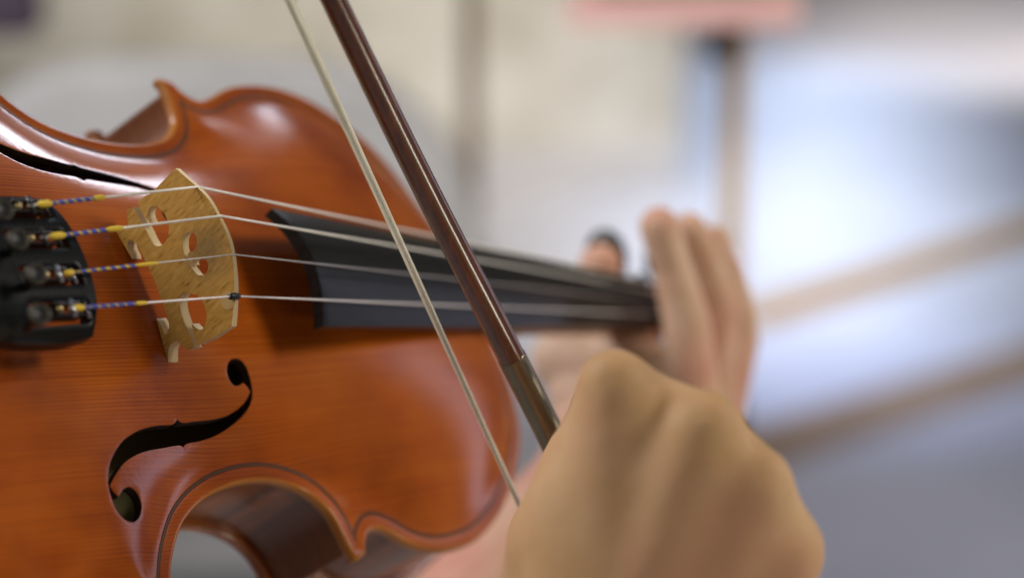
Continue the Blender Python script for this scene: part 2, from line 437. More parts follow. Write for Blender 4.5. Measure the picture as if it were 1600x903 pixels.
def arch(q, d=None, edge=True):
    q = np.asarray(q, float).reshape(-1, 2)
    if d is None: d = dist(OUT, q)
    z = cubic(ZG, q) * (1 - np.exp(-(d / 9.0) ** 2))
    z = z - 0.7 * (1 - np.exp(-(d / 4.0) ** 2)) * np.exp(-(d / 22.0) ** 2)
    if edge: z = z - np.where(d < 1.5, 1.5 - np.sqrt(np.maximum(0, 1.5 ** 2 - (1.5 - np.minimum(d, 1.5)) ** 2)), 0) * 0.85
    return z
def on_arch(u, v):
    z = 8.0
    for _ in range(12):
        p = on_plane(u, v, 2, z); z = 0.5 * z + 0.5 * float(arch(p[:2][None])[0])
    return on_plane(u, v, 2, z)[:2]

# treble f-hole, then the bass one
fc = [(720, 225), (703, 199), (686, 179), (668, 192), (645, 196), (625, 178), (610, 147), (605, 112), (614, 80), (640, 62), (672, 68), (698, 98), (716, 145), (728, 195), (731, 228), (726, 268), (708, 310), (680, 345), (640, 381), (590, 416), (540, 443), (480, 463), (405, 480), (393, 495), (380, 486), (300, 497), (205, 516), (150, 540), (105, 572), (75, 612), (50, 655), (37, 681), (57, 710), (79, 734), (90, 712), (107, 693), (130, 687), (160, 703), (181, 737), (191, 780), (185, 822), (165, 852), (137, 858), (100, 837), (65, 792), (45, 742), (32, 695), (27, 650), (30, 600), (42, 555), (64, 510), (100, 462), (145, 428), (200, 403), (270, 388), (347, 379), (364, 358), (384, 373), (450, 368), (550, 355), (605, 340), (652, 313), (692, 274)]
SHARP = {0, 2, 23, 31, 33, 56}
def smooth_loop(P, sharp, step):
    idx = sorted(sharp); out = []
    n = len(P)
    for a, b in zip(idx, idx[1:] + [idx[0] + n]):
        seg = [P[i % n] for i in range(a, b + 1)]
        q = cat(seg, step) if len(seg) > 2 else np.array(seg)
        out += list(q[:-1])
    return np.array(out)
f_pts = np.array([on_arch(160 + a / 3.115, 540 + b / 3.115) for a, b in fc])
FT = smooth_loop(f_pts, SHARP, 0.6)
fb_pts = f_pts.copy(); fb_pts[:, 1] = -fb_pts[:, 1]
FB = smooth_loop(fb_pts, SHARP, 0.6)[::-1]
print('f-hole', FT.min(0), FT.max(0))

vio = empty('violin')
vio.matrix_world = Matrix([[*VR[i], VT[i]] for i in range(3)] + [[0, 0, 0, 1]])
meta(vio, "orange brown varnished violin with black fingerboard and tailpiece, four strings over a pale bridge", "violin")

def sheet(name, outer, holes, ztop, thick, mats, parent, grid, rim=0.3, rim_drop=0.15, attr=None, wall_outer=True, wall_mat=1, hole_mat=None, dens=None):
    """a plate cut from a 2-D outline with real holes and walls, top surface z=ztop(points)"""
    holes = [h if area2(h) < 0 else h[::-1] for h in holes]
    outer = outer if area2(outer) > 0 else outer[::-1]
    pts = [outer]; edges = []; o = 0
    loops = []
    def addloop(Lp):
        nonlocal o
        n = len(Lp); loops.append((o, n)); edges.extend([(o + i, o + (i + 1) % n) for i in range(n)]); o += n
    addloop(outer)
    for h in holes: pts.append(h); addloop(h)
    extra = []
    for dd in rim_list_outer(rim, name): extra.append(inset(outer, dd)[dist(outer, inset(outer, dd)) > dd - .05])
    for h in holes:
        Q = inset(h, -rim); extra.append(Q[dist(h, Q) > rim - .05])
    G = grid
    G = G[pip(outer, G)]
    G = G[dist(outer, G) > (2.6 if name == 'top_plate' else 0.9)]
    for h in holes: G = G[~pip(h, G)]; G = G[dist(h, G) > max(0.55, rim * 2)]
    E = np.vstack(extra) if extra else np.zeros((0, 2))
    allp = np.vstack(pts + [E, G])
    V2, E2, F2, ov, oe, of = delaunay_2d_cdt([Vector(p) for p in allp], edges, [], 1 if False else 0, 1e-4)
    V2 = np.array([tuple(v) for v in V2]); F2 = [f for f in F2 if len(f) == 3]
    Fa = np.array(F2); C = V2[Fa].mean(1)
    keep = pip(outer, C)
    for h in holes: keep &= ~pip(h, C)
    Fa = Fa[keep]
    a2 = (V2[Fa[:, 1]] - V2[Fa[:, 0]]); b2 = (V2[Fa[:, 2]] - V2[Fa[:, 0]])
    flip = (a2[:, 0] * b2[:, 1] - a2[:, 1] * b2[:, 0]) < 0
    Fa[flip] = Fa[flip][:, ::-1]
    z = ztop(V2)
    hd = np.full(len(V2), 9.0)
    for h in holes: hd = np.minimum(hd, dist(h, V2))
    z = z - np.where(hd < 0.02, rim_drop, 0)
    V = np.c_[V2, z]; F = [tuple(f) for f in Fa]; mi = [0] * len(F)
    V = [tuple(v) for v in V]
    # walls
    for li, Lp in enumerate([outer] + holes):
        if li == 0 and not wall_outer: continue
        n = len(Lp); base = len(V); zt = ztop(Lp) - (rim_drop if li else 0)
        for p, zz in zip(Lp, zt): V.append((p[0], p[1], zz))
        for p, zz in zip(Lp, zt): V.append((p[0], p[1], zz - thick))
        for i in range(n):
            j = (i + 1) % n; F.append((base + i, base + n + i, base + n + j, base + j)); mi.append(wall_mat if li == 0 else (hole_mat if hole_mat is not None else wall_mat))
    ob = pydata(name, np.array(V) * MM, F, mats, parent, True, mi)
    if attr is not None:
        A = ob.data.attributes.new('edge_distance', 'FLOAT', 'POINT')
        dd = dist(outer, np.array(V)[:, :2]); A.data.foreach_set('value', dd.astype(np.float32))
    return ob
def rim_list_outer(rim, name):
    return [0.25, 0.6, 1.1, 1.7, 2.4] if name == 'top_plate' else [rim]

# hex grid, fine where the photograph looks, coarse towards the tail
def hexgrid(x0, x1, y0, y1, s):
    P = []; r = 0; x = x0
    while x < x1:
        P.append(np.c_[np.full(int((y1 - y0) / s) + 1, x), y0 + (r % 2) * s / 2 + s * np.arange(int((y1 - y0) / s) + 1)]); x += s * 0.866; r += 1
    return np.vstack(P)
grid = np.vstack([hexgrid(-70, 199, -92, 92, 1.9), hexgrid(-176, -72, -110, 110, 5.0)])
top = sheet('top_plate', OUT, [FT, FB], lambda q: arch(q), 2.8, [M['spruce'], M['edge'], M['cut']], vio, grid, rim=0.30, rim_drop=0.05, attr=True, wall_outer=False, hole_mat=2)

# outer rounded rim of the top plate, ribs, back plate
def ring_strip(name, rings, mats, parent, mi=None, closed=True):
    n = len(rings[0]); V = np.vstack(rings); F = []; idx = []
    for k in range(len(rings) - 1):
        for i in range(n if closed else n - 1):
            j = (i + 1) % n; F.append((k * n + i, (k + 1) * n + i, (k + 1) * n + j, k * n + j)); idx.append(mi[k] if mi else 0)
    return pydata(name, V * MM, F, mats, parent, True, idx)
def ringz(P, z): return np.c_[P, np.full(len(P), z) if np.isscalar(z) else z]
z0 = arch(OUT)
rim = ring_strip('plate_edge', [ringz(OUT, z0), ringz(inset(OUT, -0.15), z0 - 0.5), ringz(inset(OUT, -0.15), z0 - 1.6), ringz(inset(OUT, 0.3), -3.7), ringz(inset(OUT, 0.9), -4.1), ringz(inset(OUT, 2.2), -4.1)], [M['edge']], vio)
RIB = clean_inset(OUT, 3.0, 0.2)
rib_o = ring_strip('rib', [ringz(RIB, -1.5), ringz(RIB, -20), ringz(RIB, -35.5)], [M['rib']], vio)
BO = OUT
bk = [ringz(inset(BO, 3.6), -34.0), ringz(inset(BO, 1.2), -34.0), ringz(inset(BO, 0.4), -34.3), ringz(inset(BO, -0.1), -35.4), ringz(inset(BO, -0.1), -36.8), ringz(inset(BO, 0.5), -37.8), ringz(inset(BO, 1.4), -38.2), ringz(inset(BO, 3.6), -38.4)]
ring_strip('back_edge', bk, [M['back']], vio)
gb = np.vstack([hexgrid(-176, 199, -110, 110, 6.0)])
def plain_sheet(name, outer, zf, m, parent, g, down=False):
    outer = outer if area2(outer) > 0 else outer[::-1]
    G = g[pip(outer, g)]; G = G[dist(outer, G) > 2.0]
    al = np.vstack([outer, G]); n = len(outer)
    V2, _, F2, *_r = delaunay_2d_cdt([Vector(p) for p in al], [(i, (i + 1) % n) for i in range(n)], [], 0, 1e-4)
    V2 = np.array([tuple(v) for v in V2]); Fa = np.array([f for f in F2 if len(f) == 3]); Fa = Fa[pip(outer, V2[Fa].mean(1))]
    return pydata(name, np.c_[V2, zf(V2)] * MM, Fa, [m], parent)
IN3 = clean_inset(OUT, 3.3, 0.2)
plain_sheet('back_plate', IN3, lambda q: -38.4 - 0.9 * arch(q, edge=False), M['back'], vio, gb)
plain_sheet('back_lining', clean_inset(OUT, 3.2, 0.2), lambda q: -34.2 - 0.75 * arch(q, edge=False), M['inside'], vio, gb)

# purfling: black, tan, black strips let into a groove that follows the edge
def purf_strip(name, d0, d1, m, lift):
    a = clean_inset(OUT, (d0 + d1) / 2, 0.10); a = resample(a, 0.9)
    T = np.roll(a, -1, axis=0) - np.roll(a, 1, axis=0); T /= np.linalg.norm(T, axis=1)[:, None]
    Nn = np.c_[-T[:, 1], T[:, 0]]; h = abs(d1 - d0) / 2
    A, B = a + Nn * h, a - Nn * h
    za, zb = arch(A), arch(B)
    ring_strip(name, [ringz(A, za - 0.5), ringz(A, za + lift), ringz(B, zb + lift), ringz(B, zb - 0.5)], [m], vio)
purf_strip('purfling', 4.45, 4.82, M['purf'], 0.13)
purf_strip('purfling', 4.82, 5.22, M['purf_mid'], 0.10)
purf_strip('purfling', 5.22, 5.60, M['purf'], 0.13)

# ------------------------------------------------------------------ bridge
XB = -2.1
b_out = [  # tail-side face, (u, v) read off the photograph, carried to the bridge's own plane
 ('s', 274.3, 263.2), ('c', 291.0, 277.8), ('c', 308.0, 292.6), ('c', 325.5, 311.4), ('c', 341.0, 338.5), ('c', 350.5, 357.0), ('c', 358.2, 377.5), ('c', 363.0, 400.0), ('c', 365.3, 422.0), ('c', 366.2, 443.0), ('c', 365.8, 463.0), ('c', 364.5, 485.0), ('s', 361.7, 510.0),
 ('s', 328.1, 530.4), ('s', 308.6, 538.0), ('s', 306.8, 536.6), ('c', 303.0, 523.3), ('s', 299.4, 505.6),
 ('c', 306.8, 512.5), ('c', 313.9, 515.3), ('c', 319.2, 509.9), ('c', 322.4, 498.5), ('c', 321.9, 486.0), ('c', 318.3, 475.4), ('c', 313.0, 465.5), ('c', 305.0, 460.0), ('c', 296.2, 458.6), ('c', 290.0, 457.4), ('c', 283.8, 463.0), ('c', 281.1, 471.9), ('c', 282.0, 484.3), ('c', 285.6, 496.7), ('c', 290.9, 510.9), ('c', 295.3, 519.7), ('c', 299.7, 532.0), ('s', 303.0, 543.0),
 ('s', 293.0, 547.0), ('s', 277.0, 532.0), ('c', 270.0, 535.5), ('c', 264.3, 542.8), ('s', 262.5, 566.3),
 ('s', 244.0, 497.5), ('c', 247.3, 500.5), ('c', 252.6, 511.0), ('c', 257.4, 521.5), ('c', 261.6, 518.8), ('c', 264.2, 509.5), ('c', 261.5, 496.0), ('c', 251.9, 467.5), ('c', 240.0, 435.0), ('c', 224.5, 402.0), ('c', 218.5, 390.0), ('c', 212.0, 380.0), ('c', 203.0, 374.5), ('c', 198.6, 379.5), ('c', 200.5, 389.5), ('c', 204.8, 398.0), ('s', 206.2, 404.5),
 ('s', 178.0, 356.5), ('s', 180.0, 353.5), ('c', 190.0, 357.0), ('c', 198.0, 357.0), ('s', 200.3, 352.0), ('s', 198.0, 328.3),
 ('s', 208.8, 323.5), ('c', 213.5, 333.0), ('c', 220.2, 346.0), ('c', 229.1, 361.5), ('c', 236.2, 376.0), ('c', 241.5, 383.0), ('c', 249.0, 384.5), ('c', 256.5, 380.5), ('c', 262.0, 370.0), ('c', 264.0, 359.0), ('c', 261.5, 345.0), ('c', 256.5, 334.0), ('c', 248.0, 325.0), ('c', 242.0, 322.3), ('c', 236.0, 323.0), ('c', 231.5, 329.0), ('c', 231.0, 336.5), ('s', 236.0, 348.0),
 ('c', 229.0, 342.5), ('c', 223.0, 334.0), ('c', 218.0, 324.0), ('c', 216.3, 317.0), ('c', 219.0, 311.5), ('c', 226.0, 307.0), ('c', 236.0, 301.5), ('c', 252.0, 285.5)]
h_px = [('c', 296.7, 362.1), ('c', 301.1, 363.0), ('c', 305.6, 368.3), ('c', 307.5, 377.2), ('c', 305.9, 387.0), ('s', 302.0, 392.8), ('c', 296.5, 393.5), ('s', 293.2, 396.0), ('c', 296.0, 404.0), ('c', 299.4, 411.2), ('s', 302.5, 414.0), ('c', 301.6, 408.5), ('c', 305.0, 405.0), ('c', 312.6, 403.8), ('c', 318.0, 403.8), ('c', 323.3, 408.2), ('c', 325.4, 416.2), ('c', 324.2, 423.3), ('c', 319.7, 428.6), ('c', 313.5, 430.0), ('c', 308.2, 428.6), ('c', 301.1, 420.6), ('c', 294.0, 410.0), ('c', 289.6, 401.1), ('c', 286.4, 390.5), ('c', 285.4, 379.9), ('c', 286.4, 371.9), ('c', 290.5, 364.8)]
def loop_plane(L_, ax, val, step):
    P = []
    for k, u, v in L_:
        q = on_plane(u, v, ax, val); P.append(q[[1, 2]])
    sh = [i for i, l in enumerate(L_) if l[0] == 's']
    return smooth_loop(P, set(sh), step)
BP = loop_plane(b_out, 0, XB, 0.5); HP = loop_plane(h_px, 0, XB, 0.4)
bw = np.array([-21.0, 21.0]); 
def th_at(z): return 4.4 + (1.5 - 4.4) * np.clip((z - 14) / 36.0, 0, 1)
# feet follow the arching
zt_ = arch(np.c_[np.full(len(BP), 0.0), BP[:, 0]])
print('bridge', BP.min(0), BP.max(0), 'foot gap', (BP[:, 1] - zt_).min())
def plate_yz(name, outer, holes, xb, mats, parent):
    outer = outer if area2(outer) > 0 else outer[::-1]
    holes = [h if area2(h) < 0 else h[::-1] for h in holes]
    al = np.vstack([outer] + holes); edges = []; o = 0; loops = []
    for Lp in [outer] + holes:
        n = len(Lp); edges += [(o + i, o + (i + 1) % n) for i in range(n)]; loops.append((o, n)); o += n
    V2, _, F2, *_r = delaunay_2d_cdt([Vector(p) for p in al], edges, [], 0, 1e-5)
    V2 = np.array([tuple(v) for v in V2]); Fa = np.array([f for f in F2 if len(f) == 3]); C = V2[Fa].mean(1)
    k = pip(outer, C)
    for h in holes: k &= ~pip(h, C)
    Fa = Fa[k]; a2 = V2[Fa[:, 1]] - V2[Fa[:, 0]]; b2 = V2[Fa[:, 2]] - V2[Fa[:, 0]]
    fl = (a2[:, 0] * b2[:, 1] - a2[:, 1] * b2[:, 0]) < 0; Fa[fl] = Fa[fl][:, ::-1]
    n = len(V2); t = th_at(V2[:, 1])
    V = np.vstack([np.c_[np.full(n, xb), V2], np.c_[xb + t, V2]])
    F = [tuple(f[::-1]) for f in Fa] + [tuple(f + n) for f in Fa]; mi = [0] * len(F)
    for (o, ln) in loops:
        for i in range(ln):
            j = (i + 1) % ln; F.append((o + i, o + j, n + o + j, n + o + i)); mi.append(1)
    me_o = pydata(name, V * MM, F, mats, parent, False, mi)
    return me_o
br = plate_yz('bridge', BP, [HP], XB, [M['bridge'], M['bridge_cut']], vio)
bevel(br, 0.00016, 1)

# ------------------------------------------------------------------ tailpiece
def tz(q):
    y = q[:, 1]; x = q[:, 0]
    half = 22.0 + (x + 52) * 0.085
    s = np.abs(y) / np.maximum(half, 5)
    return 36.6 - 4.6 * np.clip(s, 0, 1.05) ** 3.2 - 0.6 * s ** 2 - 0.035 * (-(x + 52))
tl = [('s', -49.5, 19.0), ('c', -47.8, 12), ('c', -47.0, 0), ('c', -47.8, -12), ('s', -50.2, -21.6), ('c', -58, -22.4), ('c', -75, -21.6), ('c', -100, -17.0), ('c', -130, -12), ('s', -160, -9.5), ('s', -160, 9.5), ('c', -130, 12), ('c', -100, 16.4), ('c', -75, 20.6), ('c', -58, 20.8)]
TPL = smooth_loop([np.array(p[1:]) for p in tl], {i for i, p in enumerate(tl) if p[0] == 's'}, 1.0)
slot_y = [15.2, 5.6, -5.3, -15.4]
def slot(yc, a=-72.5, b=-50.6, h=2.9):
    P = [(a, yc - h + 0.6), (a + .6, yc - h), (b - .5, yc - h), (b, yc - h + .5), (b, yc + h - .5), (b - .5, yc + h), (a + .6, yc + h), (a, yc + h - .6)]
    return resample(np.array(P), 0.7)
tg = hexgrid(-160, -47, -23, 23, 1.5)
tail = sheet('tailpiece', TPL, [slot(y) for y in slot_y], tz, 4.2, [M['tail'], M['tail'], M['black_metal']], vio, tg, rim=0.5, rim_drop=0.35, hole_mat=2)
# screws, levers, string ends
scr = [(-78.9 + 1.5, 12.4, 44), (-76.8, 3.2, 44), (-76.3, -7.6, 44), (-79.2, -18.6, 44)]
scr = []
for (u, v) in [(5, 327), (29, 373), (57, 427), (62, 490)]:
    p = on_plane(u, v, 2, 44.0); scr.append(p)
for y0, p in zip(slot_y, scr):
    ax = np.array([-0.45, -0.06, 0.9]); ax /= np.linalg.norm(ax)
    base = p - ax * 9.2
    V, F = lathe_geo(base * MM, ax, [(-0.0015, 0.0013), (0.0066, 0.0013), (0.0067, 0.0022), (0.0072, 0.0028), (0.0088, 0.0030), (0.0094, 0.0027), (0.0095, 0.0022), (0.0092, 0.0020)], 32)
    s = pydata('fine_tuner_screw', V, F, [M['dull_black'], M['dull_rim']], tail)
    nn = 32; 
    for i, pl_ in enumerate(s.data.polygons):
        ring = i // nn
        pl_.material_index = 1 if ring in (4, 5, 6) else 0
    # lever with two side cheeks and a hook plate
    parts = [box_geo(np.array([-60.5, y0 + sgn * 1.55, 34.6]) * MM, (0.0105, 0.0008, 0.0046)) for sgn in (-1, 1)]
    parts.append(box_geo(np.array([-68.0, y0, 34.0]) * MM, (0.009, 0.0036, 0.0022)))
    V, F = join_geo(parts)
    lv = pydata('fine_tuner_lever', V, F, [M['black_metal']], tail, False); bevel(lv, 0.0004, 2)
    V, F = join_geo([lathe_geo(np.array([x, y0 - 2.6, zz]) * MM, (0, 1, 0), [(0, r), (0.0052, r)], 12) for x, zz, r in ((-53.0, 35.6, 0.0006), (-59.5, 36.6, 0.0008))])
    pydata('fine_tuner_pin', V, F, [M['steel'] if y0 < 0 else M['black_metal']], tail)
    V, F = lathe_geo(np.array([-63.8, y0 - 1.1, 36.2]) * MM, (0, 1, 0), [(0, 0.0005), (0.0004, 0.0009), (0.0011, 0.0011), (0.0018, 0.0009), (0.0022, 0.0005)], 16)
    pydata('string_ball', V, F, [M['brass']], tail)
# tailgut, end button, saddle (beyond the left edge of the picture)
tube('tailgut', np.array([(-158, 5, 30), (-170, 5, 16), (-178, 2, 4), (-182, 0, -6)]) * MM, 0.0012, M['sleeve'], vio)
V, F = lathe_geo(np.array([-176, 0, -17]) * MM, (-1, 0, 0), [(0, 0.004), (0.004, 0.004), (0.005, 0.006), (0.010, 0.0072), (0.013, 0.005)], 20)
pydata('end_button', V, F, [M['tail']], vio)

# ------------------------------------------------------------------ fingerboard, neck, nut, pegbox
XN = 326.0
def fb_geo():
    V = []; F = []; xs = [54.0, 54.6] + list(np.linspace(58, XN, 30)); nY = 24
    for x in xs:
        t = (x - 54) / (XN - 54)
        hw = 20.6 + (11.9 - 20.6) * t; zc = 37.1 + (2.4 - 37.1) * t; drop = 6.6 + (2.6 - 6.6) * t
        if x == 54.0: hw -= .05; zc -= .05
        tk = 4.6
        row = []
        for k in range(nY + 1):
            y = hw * (1 - 2 * k / nY); row.append((x, y, zc - drop * (y / hw) ** 2))
        under = []
        for k in range(nY + 1):
            y = -hw * .97 * (1 - 2 * k / nY); f = np.clip(1 - (x - 54) / 75, 0, 1)
            ze = zc - drop - tk + 0.6
            under.append((x, y, ze + f * (drop - 0.4) * (1 - (y / hw) ** 2)))
        V += row + under
    n = 2 * (nY + 1)
    for i in range(len(xs) - 1):
        for j in range(n):
            k = (j + 1) % n; F.append((i * n + j, i * n + k, (i + 1) * n + k, (i + 1) * n + j))
    for i0 in (0, (len(xs) - 1) * n):
        for j in range(nY):
            q = (i0 + j, i0 + n - 1 - j, i0 + n - 2 - j, i0 + j + 1)
            F.append(q if i0 == 0 else q[::-1])
    return np.array(V) * MM, F
V, F = fb_geo(); fbo = pydata('fingerboard', V, F, [M['fboard']], vio)
md = fbo.modifiers.new('edge', 'EDGE_SPLIT'); md.split_angle = math.radians(42)
# neck: half-round under the fingerboard, swelling to the heel
def neck_geo():
    V = []; F = []; xs = np.r_[np.linspace(176, 215, 10), np.linspace(222, 318, 12), 326, 332]; n = 20
    for x in xs:
        t = (x - 54) / (XN - 54); hw = (20.6 + (11.9 - 20.6) * t) * .98; zt = 37.1 - 34.7 * t - (6.6 - 4.0 * t) - 4.0
        depth = 13 + 30 * np.clip((214 - x) / 22, 0, 1) ** 1.3
        for k in range(n):
            a = math.pi * k / (n - 1); V.append((x, hw * math.cos(a), zt - depth * math.sin(a) ** (0.8)))
    for i in range(len(xs) - 1):
        for j in range(n):
            k = (j + 1) % n; F.append((i * n + j, i * n + k, (i + 1) * n + k, (i + 1) * n + j))
    F.append(tuple(range(n))); F.append(tuple((len(xs) - 1) * n + j for j in range(n))[::-1])
    return np.array(V) * MM, F
V, F = neck_geo(); pydata('neck', V, F, [M['neck']], vio)
V, F = box_geo(np.array([329, 0, 0.2]) * MM, (0.0055, 0.0236, 0.007)); bevel(pydata('nut', V, F, [M['fboard']], vio, False), 0.0012, 3)
# pegbox with scroll
def pegbox():
    pts = [(332, -6, 12, 9), (350, -10, 11, 9), (370, -16, 10, 8.5), (390, -22, 9, 8), (405, -24, 8, 7.5), (418, -20, 8, 7), (424, -10, 8, 7), (418, -1, 9, 6.5), (407, 1, 10, 6), (400, -5, 11, 5), (402, -12, 12, 4.5), (409, -12, 13, 4), (411, -8, 13.5, 3)]
    parts = []
    P = cat([(p[0], p[1]) for p in pts], 2.5); s = np.linspace(0, len(pts) - 1, len(P))
    hy = np.interp(s, range(len(pts)), [p[2] for p in pts]); hz = np.interp(s, range(len(pts)), [p[3] for p in pts])
    T = np.gradient(P, axis=0); T /= np.linalg.norm(T, axis=1)[:, None]; Nn = np.c_[-T[:, 1], T[:, 0]]
    V = []; F = []
    for p, n_, a, b in zip(P, Nn, hy, hz):
        for k in range(12):
            th = 2 * math.pi * k / 12; cy = math.copysign(abs(math.cos(th)) ** .5, math.cos(th)); cz = math.copysign(abs(math.sin(th)) ** .5, math.sin(th))
            V.append((p[0] + n_[0] * b * cz, a * cy, p[1] + n_[1] * b * cz))
    for i in range(len(P) - 1):
        for j in range(12): F.append((i * 12 + j, i * 12 + (j + 1) % 12, (i + 1) * 12 + (j + 1) % 12, (i + 1) * 12 + j))
    F.append(tuple(range(12))[::-1]); F.append(tuple((len(P) - 1) * 12 + j for j in range(12)))
    return np.array(V) * MM, F
V, F = pegbox(); pydata('scroll', V, F, [M['back']], vio)
def peg(x, side, z):
    d = np.array([0, side, 0.0])
    sh = lathe_geo(np.array([x, -side * 12, z]) * MM, d, [(0, 0.0030), (0.030, 0.0038), (0.032, 0.0052), (0.034, 0.0040)], 16)
    # flat thumb-piece
    V = []; F = []
    n = 20; c = np.array([x, side * 30, z])
    for yy, sc_ in ((-3.0, .45), (-2.2, .9), (0, 1.0), (2.2, .9), (3.0, .45)):
        for k in range(n):
            th = 2 * math.pi * k / n
            V.append((c + np.array([yy, side * 11.8 * sc_ * math.cos(th), 9.8 * sc_ * math.sin(th)])) * MM)
    for i in range(4):
        for j in range(n): F.append((i * n + j, i * n + (j + 1) % n, (i + 1) * n + (j + 1) % n, (i + 1) * n + j))
    F += [tuple(range(n))[::-1], tuple(4 * n + j for j in range(n))]
    V, F = join_geo([sh, (V, F)])
    return pydata('peg', V, F, [M['frog']], vio)
#PEGS
peg(344, 1, -15); peg(408, 1, -22); peg(360, -1, -12); peg(374, -1, -17)

# ------------------------------------------------------------------ strings
names = ['G', 'D', 'A', 'E']
notch = [on_plane(u, v, 0, -1.6) for u, v in ((308, 292.6), (345, 338), (364, 398), (368, 463))]
nuty = [8.2, 2.75, -2.75, -8.2]; nutz = [3.4, 4.6, 4.6, 3.4]
rad = [0.41, 0.39, 0.25, 0.33]
smat = [M['silver'], M['silver'], M['alu'], M['steel_string']]
# where the silk starts and ends, and the tail-side end point of each string
silk_px = [((57, 337), (82, 330), (145, 322), (164, 320)), ((75, 383), (103, 372), (165, 363), (192, 360)), ((98, 431), (117, 425), (212, 414), (246, 410)), ((108, 481), (133, 478), (211, 473), (229, 472))]
fold = {0: 0.3}
for i in range(4):
    A = notch[i] + np.array([0, 0, 0.15])
    end = np.array([-60.5, slot_y[i], 36.4])
    out = np.array([XN + 3, nuty[i], nutz[i]])
    # the afterlength passes over the end of the tailpiece
    Pn = [end, end + (A - end) * 0.5, A + (end - A) / np.linalg.norm(end - A) * 1.0, A, A + (out - A) / np.linalg.norm(out - A) * 1.0, out, np.array([345 + 9 * i, nuty[i] * .5, -6 - 2.2 * i])]
    P = []
    for a, b in zip(Pn[:-1], Pn[1:]):
        for t in np.linspace(0, 1, 6, endpoint=False): P.append(a + (b - a) * t)
    P.append(Pn[-1])
    st = tube('string', np.array(P) * MM, rad[i] * MM, smat[i], vio, 10)
    # silk windings
    dvec = A - end; Ls = np.linalg.norm(dvec); dh = dvec / Ls
    def par(u):
        lo, hi = 0.0, 1.0
        for _ in range(40):
            m_ = (lo + hi) / 2; c = RV @ (end + dvec * m_) + TV
            if CU + FPX * c[0] / c[2] < u: lo = m_
            else: hi = m_
        return lo * Ls
    s0, s1, s2, s3 = [par(px[0]) for px in silk_px[i]]
    r0 = rad[i] + 0.16
    def seg(a, b, ra, rb, m, nm='silk_winding'):
        ss = np.linspace(a, b, 8); rr = np.interp(ss, [a, a + (b - a) * .25, a + (b - a) * .75, b], [ra * .75, rb, rb, ra * .8])
        return tube(nm, np.array([end + dh * s for s in ss]) * MM, rr * MM, m, st, 12)
    seg(s0, s1, rad[i] + .1, rad[i] + 0.62, M['yellow'])
    seg(s1 - .2, s2 + .2, r0, r0, M['pale_silk'] if i in (0,) else M['yellow'])
    seg(s2, s3, rad[i] + .2, rad[i] + (0.42 if i < 2 else .25), M['yellow'])
    # blue thread wound round it
    a1 = np.cross(dh, [0, 0, 1]); a1 /= np.linalg.norm(a1); b1 = np.cross(dh, a1)
    pitch = [2.9, 2.9, 3.2, 3.0][i]; frac = [0.55, 0.66, 0.52, 0.78][i]
    V = []; F = []; k = 0; ss = np.arange(s1 - .1, s2 + .1, 0.12)
    rr = r0 + 0.06
    for s in ss:
        th0 = 2 * math.pi * s / pitch
        for q in range(7):
            th = th0 + frac * 2 * math.pi * (q / 6 - .5)
            V.append(end + dh * s + rr * (math.cos(th) * a1 + math.sin(th) * b1))
    for j in range(len(ss) - 1):
        for q in range(6): F.append((j * 7 + q, j * 7 + q + 1, (j + 1) * 7 + q + 1, (j + 1) * 7 + q))
    pydata('blue_thread', np.array(V) * MM, F, [M['blue']], st)
    if i == 3:
        sl = [A + dh * -2.6, A + dh * -2.0, A - dh * .2, A + (out - A) / np.linalg.norm(out - A) * 1.2, A + (out - A) / np.linalg.norm(out - A) * 1.7]
        tube('string_sleeve', np.array(sl) * MM, np.array([.75, 1.0, 1.02, 0.95, 0.6]) * MM, M['sleeve'], st, 14)
# parchment patch glued on the bridge under the E string
V, F = lathe_geo((np.array([XB - .02, -16.9, notch[3][2] - 2.6])) * MM, (-1, 0, 0), [(0, 0.0026), (0.00006, 0.0026)], 28)
pydata('parchment_patch', V, F, [M['parch']], br, False)

# ------------------------------------------------------------------ bow
bow = empty('bow', tuple(cw(858, 690, 680)))
meta(bow, "dark brown violin bow held diagonally in front of the black fingerboard", "violin bow")
INV = Vector(cw(858, 690, 680))
def rel(P): return np.array(P) - np.array(INV)
s_px = [(521, 0, 601), (569, 100, 612), (634.5, 235, 628), (702, 370, 643.5), (761, 480, 656), (793, 545, 663.5), (832, 622, 672.5), (866, 690, 680)]
SP = [cw(*p) for p in s_px]
d0 = SP[0] - SP[2]; d0 /= np.linalg.norm(d0); d1 = SP[-1] - SP[-3]; d1 /= np.linalg.norm(d1)
SP = [SP[0] + d0 * s for s in (0.50, 0.40, 0.30, 0.20, 0.10)] + SP + [SP[-1] + d1 * s for s in (0.03, 0.06, 0.095)]
SPa = np.array(SP); s_len = np.r_[0, np.cumsum(np.linalg.norm(np.diff(SPa, axis=0), axis=1))]
tt = np.linspace(0, s_len[-1], 90)
def smooth_path(P, s, tt):
    out = []
    for t in tt:
        w = np.exp(-((s - t) / 0.03) ** 2) + 1e-9
        A_ = np.c_[np.ones(len(s)), s - t]; W = np.diag(w)
        c = np.linalg.lstsq(A_.T @ W @ A_ + np.eye(2) * 1e-9, A_.T @ W @ P, rcond=None)[0]; out.append(c[0])
    return np.array(out)
SS = smooth_path(SPa, s_len, tt)
rad_s = np.interp(tt, [0, s_len[5], s_len[-4], s_len[-1]], [0.0027, 0.00345, 0.0042, 0.0043])
tube('stick', rel(SS), rad_s, M['stick'], bow, 20)
